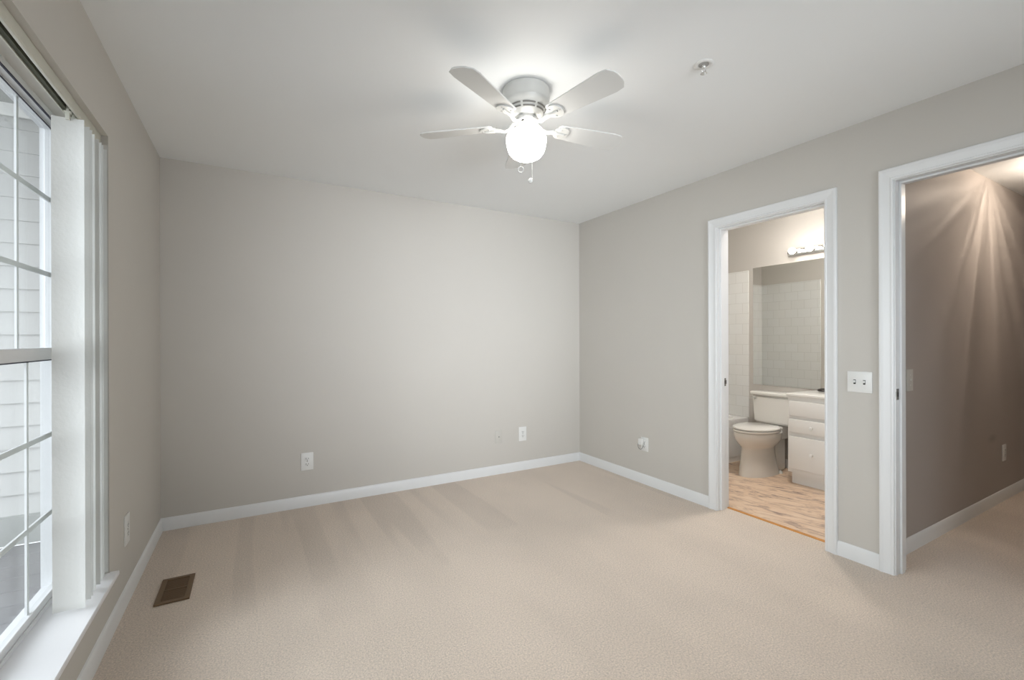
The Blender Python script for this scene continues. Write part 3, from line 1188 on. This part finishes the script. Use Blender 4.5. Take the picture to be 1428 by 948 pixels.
obj('flush_lever', bm, m_chrome, toilet, smooth=50)
bm = NB(); lathe(bm, [(0.020, 0.0), (0.020, 0.010), (0.015, 0.022), (0.006, 0.028), (0, 0.029)], 4.235, TYc - 0.110, 20)
obj('bolt_cap', bm, m_porc, toilet, smooth=50)

# ---------------------------------------------------------------- vanity
van = thing('vanity_cabinet', 'white bathroom vanity cabinet with drawers and round knobs', 'vanity', (4.22, 1.73, 0))
VF = 4.000
VL, VR = 2.196, 1.252
bm = NB()
box(bm, VF, VR, 0.105, XB - 0.002, VL, 0.755)
obj('cabinet_body', bm, m_vanity, van)
bm = NB(); box(bm, VF + 0.055, VR, 0.0, XB - 0.002, VL - 0.003, 0.107)
obj('toe_kick', bm, m_vanity, van)


def panel(name, ya, yb, za, zb, knob=None):
    b3 = NB()
    box(b3, VF - 0.018, ya, za, VF, yb, zb, 0.005, 3)
    p = obj(name, b3, m_vanity, van, smooth=40)
    if knob:
        b3 = NB()
        lathe(b3, [(0.0055, VF - 0.017), (0.005, VF - 0.026), (0.012, VF - 0.030), (0.0145, VF - 0.036), (0.012, VF - 0.042), (0, VF - 0.044)], 0, knob[0], 24, axis='X', cz=knob[1])
        obj('knob', b3, m_white, p, smooth=50)
    return p


KY = 1.995
panel('drawer_front', VL - 0.37, VL - 0.018, 0.588, 0.716)
panel('drawer', VL - 0.37, VL - 0.018, 0.449, 0.562, (KY, 0.505))
panel('drawer', VL - 0.37, VL - 0.018, 0.140, 0.416, (KY, 0.283))
panel('drawer_front', VR + 0.018, VL - 0.388, 0.588, 0.716)
panel('door', VR + 0.018, VR + 0.268, 0.140, 0.562, (VR + 0.235, 0.49))
panel('door', VR + 0.285, VL - 0.388, 0.140, 0.562, (VR + 0.318, 0.49))
bm = NB(); box(bm, VF - 0.020, VR, 0.755, XB - 0.001, VL + 0.006, 0.779, 0.006, 3)
tag(obj('countertop', bm, m_counter, smooth=40), 'white cultured marble counter on top of the vanity', 'countertop')
# paper holder on the vanity's side
ph = thing('paper_holder', 'chrome curved holder mounted on the side of the vanity', 'toilet paper holder', (4.09, VL, 0.60))
bm = NB()
lathe(bm, [(0.016, VL - 0.001), (0.016, VL + 0.006), (0.008, VL + 0.010), (0, VL + 0.010)], 4.09, 0, 20, axis='Y', cz=0.62)
obj('rosette', bm, m_chrome, ph, smooth=40)
bm = NB()
pts = [(4.09, VL + 0.008, 0.62)]
for i in range(13):
    a = PI / 2 - PI * i / 12
    pts.append((4.09, VL + 0.012 + 0.030 * math.cos(a) * 0.9, 0.575 + 0.045 * math.sin(a)))
tube(bm, pts, 0.0042, 8)
obj('arm', bm, mat('dull chrome', (0.35, 0.35, 0.34, 1), 0.25, metal=1), ph, smooth=60)
# soap dish
bm = NB(); lathe(bm, [(0.0, 0.7792), (0.040, 0.7792), (0.046, 0.786), (0.040, 0.796), (0.022, 0.803), (0.0, 0.805)], 4.395, 2.105, 28)
tag(obj('soap_dish', bm, m_dark, smooth=50), 'small dark rounded dish at the back of the vanity counter', 'dish')

# mirror
bm = NB(); box(bm, XB - 0.006, 1.27, 0.782, XB - 0.0005, 2.797, 1.974)
tag(obj('wall_mirror_glass', bm, m_mirror), 'large frameless mirror above the toilet and vanity', 'mirror')

# vanity light
LZ = 2.066
vl = thing('vanity_light', 'chrome bar light with lit globe bulbs above the bathroom mirror', 'wall light', (XB, 2.13, LZ))
bm = NB()
prof = [(0, -0.034), (-0.030, -0.034), (-0.048, -0.018), (-0.048, 0.018), (-0.030, 0.034), (0, 0.034)]
sweep(bm, prof, [((XB, 1.826, LZ), (1, 0, 0), (0, 0, 1)), ((XB, 2.430, LZ), (1, 0, 0), (0, 0, 1))])
obj('back_bar', bm, m_chrome, vl)
proto = None
for k in range(4):
    y = 2.358 - 0.153 * k
    if proto is None:
        bm = NB(); lathe(bm, [(0.019, XB - 0.046), (0.019, XB - 0.062), (0.014, XB - 0.066), (0, XB - 0.066)], 0, y, 20, axis='X', cz=LZ)
        so = obj('lamp_socket', bm, m_chrome, vl, smooth=40)
        bm = NB()
        lathe(bm, [(0.010, XB - 0.064), (0.014, XB - 0.070), (0.024, XB - 0.080), (0.030, XB - 0.092), (0.0315, XB - 0.102), (0.028, XB - 0.117), (0.016, XB - 0.129), (0, XB - 0.132)], 0, y, 24, axis='X', cz=LZ)
        bu = obj('bulb', bm, m_bulb, so, smooth=60)
        proto = (so, bu)
    else:
        so = proto[0].copy(); C.objects.link(so); so.parent = vl
        so.location = (0, -0.153 * k, 0)
        bu = proto[1].copy(); C.objects.link(bu); bu.parent = so
    ld = bpy.data.lights.new('bulb_light', 'POINT')
    ld.energy = BATH_POWER
    ld.color = (1, 0.93, 0.85)
    ld.shadow_soft_size = 0.03
    lo_ = bpy.data.objects.new('bulb_light', ld)
    C.objects.link(lo_)
    lo_.location = (XB - 0.17, y, LZ)

# added bathroom ceiling lamp, out of the doorway's view, brightens the room
bl_ = thing('ceiling_light', 'added unseen round ceiling light that brightens the bathroom', 'ceiling light', (3.55, 2.0, 2.44))
bm = NB(); lathe(bm, [(0, 2.44), (0.14, 2.44), (0.14, 2.425), (0, 2.425)], 3.55, 2.0, 32)
obj('base', bm, m_white, bl_, smooth=40)
bm = NB(); lathe(bm, [(0.132, 2.425), (0.125, 2.40), (0.09, 2.378), (0.04, 2.368), (0, 2.366)], 3.55, 2.0, 32)
obj('diffuser', bm, mat('added fill diffuser', (0.9, 0.9, 0.88, 1), 0.4, emit=((1, 0.955, 0.90, 1), 80.0)), bl_, smooth=50)

# ---------------------------------------------------------------- hall ceiling light (cut-glass shade throws streaks)
HLX, HLY = 4.62, 0.66
hl = thing('ceiling_light', 'small hall ceiling light with a cut glass shade', 'ceiling light', (HLX, HLY, HH))
bm = NB(); lathe(bm, [(0, HH), (0.075, HH), (0.075, HH - 0.012), (0.05, HH - 0.022), (0, HH - 0.022)], HLX, HLY, 32)
obj('canopy', bm, m_chrome, hl, smooth=40)
bm = NB(); lathe(bm, [(0.018, HH - 0.022), (0.018, HH - 0.05), (0, HH - 0.05)], HLX, HLY, 20)
obj('lamp_socket', bm, m_white, hl, smooth=40)
ld = bpy.data.lights.new('hall_bulb_light', 'POINT')
ld.energy = HALL_POWER
ld.color = (1, 0.86, 0.72)
ld.shadow_soft_size = 0.03
ld.use_nodes = True
nt = ld.node_tree
N, L = nt.nodes, nt.links
em = N['Emission']
# angular intensity of the cut glass: radial facets round an axis tilted at the wall
tc = N.new('ShaderNodeTexCoord')
axis = Vector((0.12, 0.86, 0.20)).normalized()
e1 = Vector((1, 0, 0)); e1 = (e1 - axis * e1.dot(axis)).normalized()
e2 = axis.cross(e1)


def dot(v):
    d = N.new('ShaderNodeVectorMath'); d.operation = 'DOT_PRODUCT'
    L.new(tc.outputs['Normal'], d.inputs[0]); d.inputs[1].default_value = v
    return d.outputs['Value']


at = N.new('ShaderNodeMath'); at.operation = 'ARCTAN2'
L.new(dot(e2), at.inputs[0]); L.new(dot(e1), at.inputs[1])
cv = N.new('ShaderNodeCombineXYZ')
L.new(at.outputs[0], cv.inputs[0])
dm = N.new('ShaderNodeMath'); dm.operation = 'MULTIPLY'; dm.inputs[1].default_value = 0.10
L.new(dot(axis), dm.inputs[0]); L.new(dm.outputs[0], cv.inputs[1])
nz = N.new('ShaderNodeTexNoise'); nz.inputs['Scale'].default_value = 6.0; nz.inputs['Detail'].default_value = 3.5
nz.inputs['Roughness'].default_value = 0.65
L.new(cv.outputs[0], nz.inputs['Vector'])
mr = N.new('ShaderNodeMapRange')
mr.inputs[1].default_value = 0.40; mr.inputs[2].default_value = 0.66; mr.inputs[3].default_value = 0.4; mr.inputs[4].default_value = 1.8
L.new(nz.outputs['Fac'], mr.inputs[0])
L.new(mr.outputs[0], em.inputs['Strength'])
lo_ = bpy.data.objects.new('hall_bulb_light', ld)
C.objects.link(lo_)
lo_.location = (HLX, HLY, HH - 0.10)

# ---------------------------------------------------------------- outside the window
bm = NB()
z = 0.36
Yw = 3.20
while z < 2.34:
    zt = min(z + 0.1143, 2.36)
    prof = [(0, 0), (-0.014, 0), (-0.001, zt - z), (0, zt - z)]
    sweep(bm, prof, [((-0.80, Yw, z), (0, 1, 0), (0, 0, 1)), ((-2.6, Yw, z), (0, 1, 0), (0, 0, 1))])
    z += 0.1143
box(bm, -2.6, Yw, 0.30, -0.7275, Yw + 0.1, 2.42)
m_siding = mat('white vinyl siding', lin(200, 200, 199), 0.6, spec=0.3)
tag(obj('siding_wall', bm, m_siding), 'white clapboard siding of the house wing outside the left window', 'house siding')
bm = NB()
box(bm, -0.825, Yw - 0.022, 0.374, -0.760, Yw - 0.0005, 2.42); box(bm, -2.6, Yw - 0.026, 2.36, -0.7275, Yw - 0.0145, 2.42)
tag(obj('corner_board', bm, mat('white exterior trim', lin(232, 232, 230), 0.5)), 'white trim boards framing the siding outside the window', 'exterior trim')
bm = NB(); box(bm, -2.6, 1.75, 2.42, -0.7275, Yw + 0.1, 2.50)
tag(obj('roof_soffit', bm, m_soffit), 'grey soffit above the siding outside the window', 'soffit')
bm = NB(); box(bm, -2.6, Yw - 0.05, 0.236, -0.7275, Yw - 0.0005, 0.372)
tag(obj('base_band', bm, m_soffit), 'grey base band under the siding outside the window', 'base trim')
bm = NB()
y = -1.2
while y < Yw - 0.01:
    box(bm, -3.2, y, 0.20, -0.7275, min(y + 0.134, Yw - 0.06), 0.235, 0.003, 1)
    y += 0.140
tag(obj('deck', bm, m_deck), 'weathered grey deck boards below the window outside', 'deck')
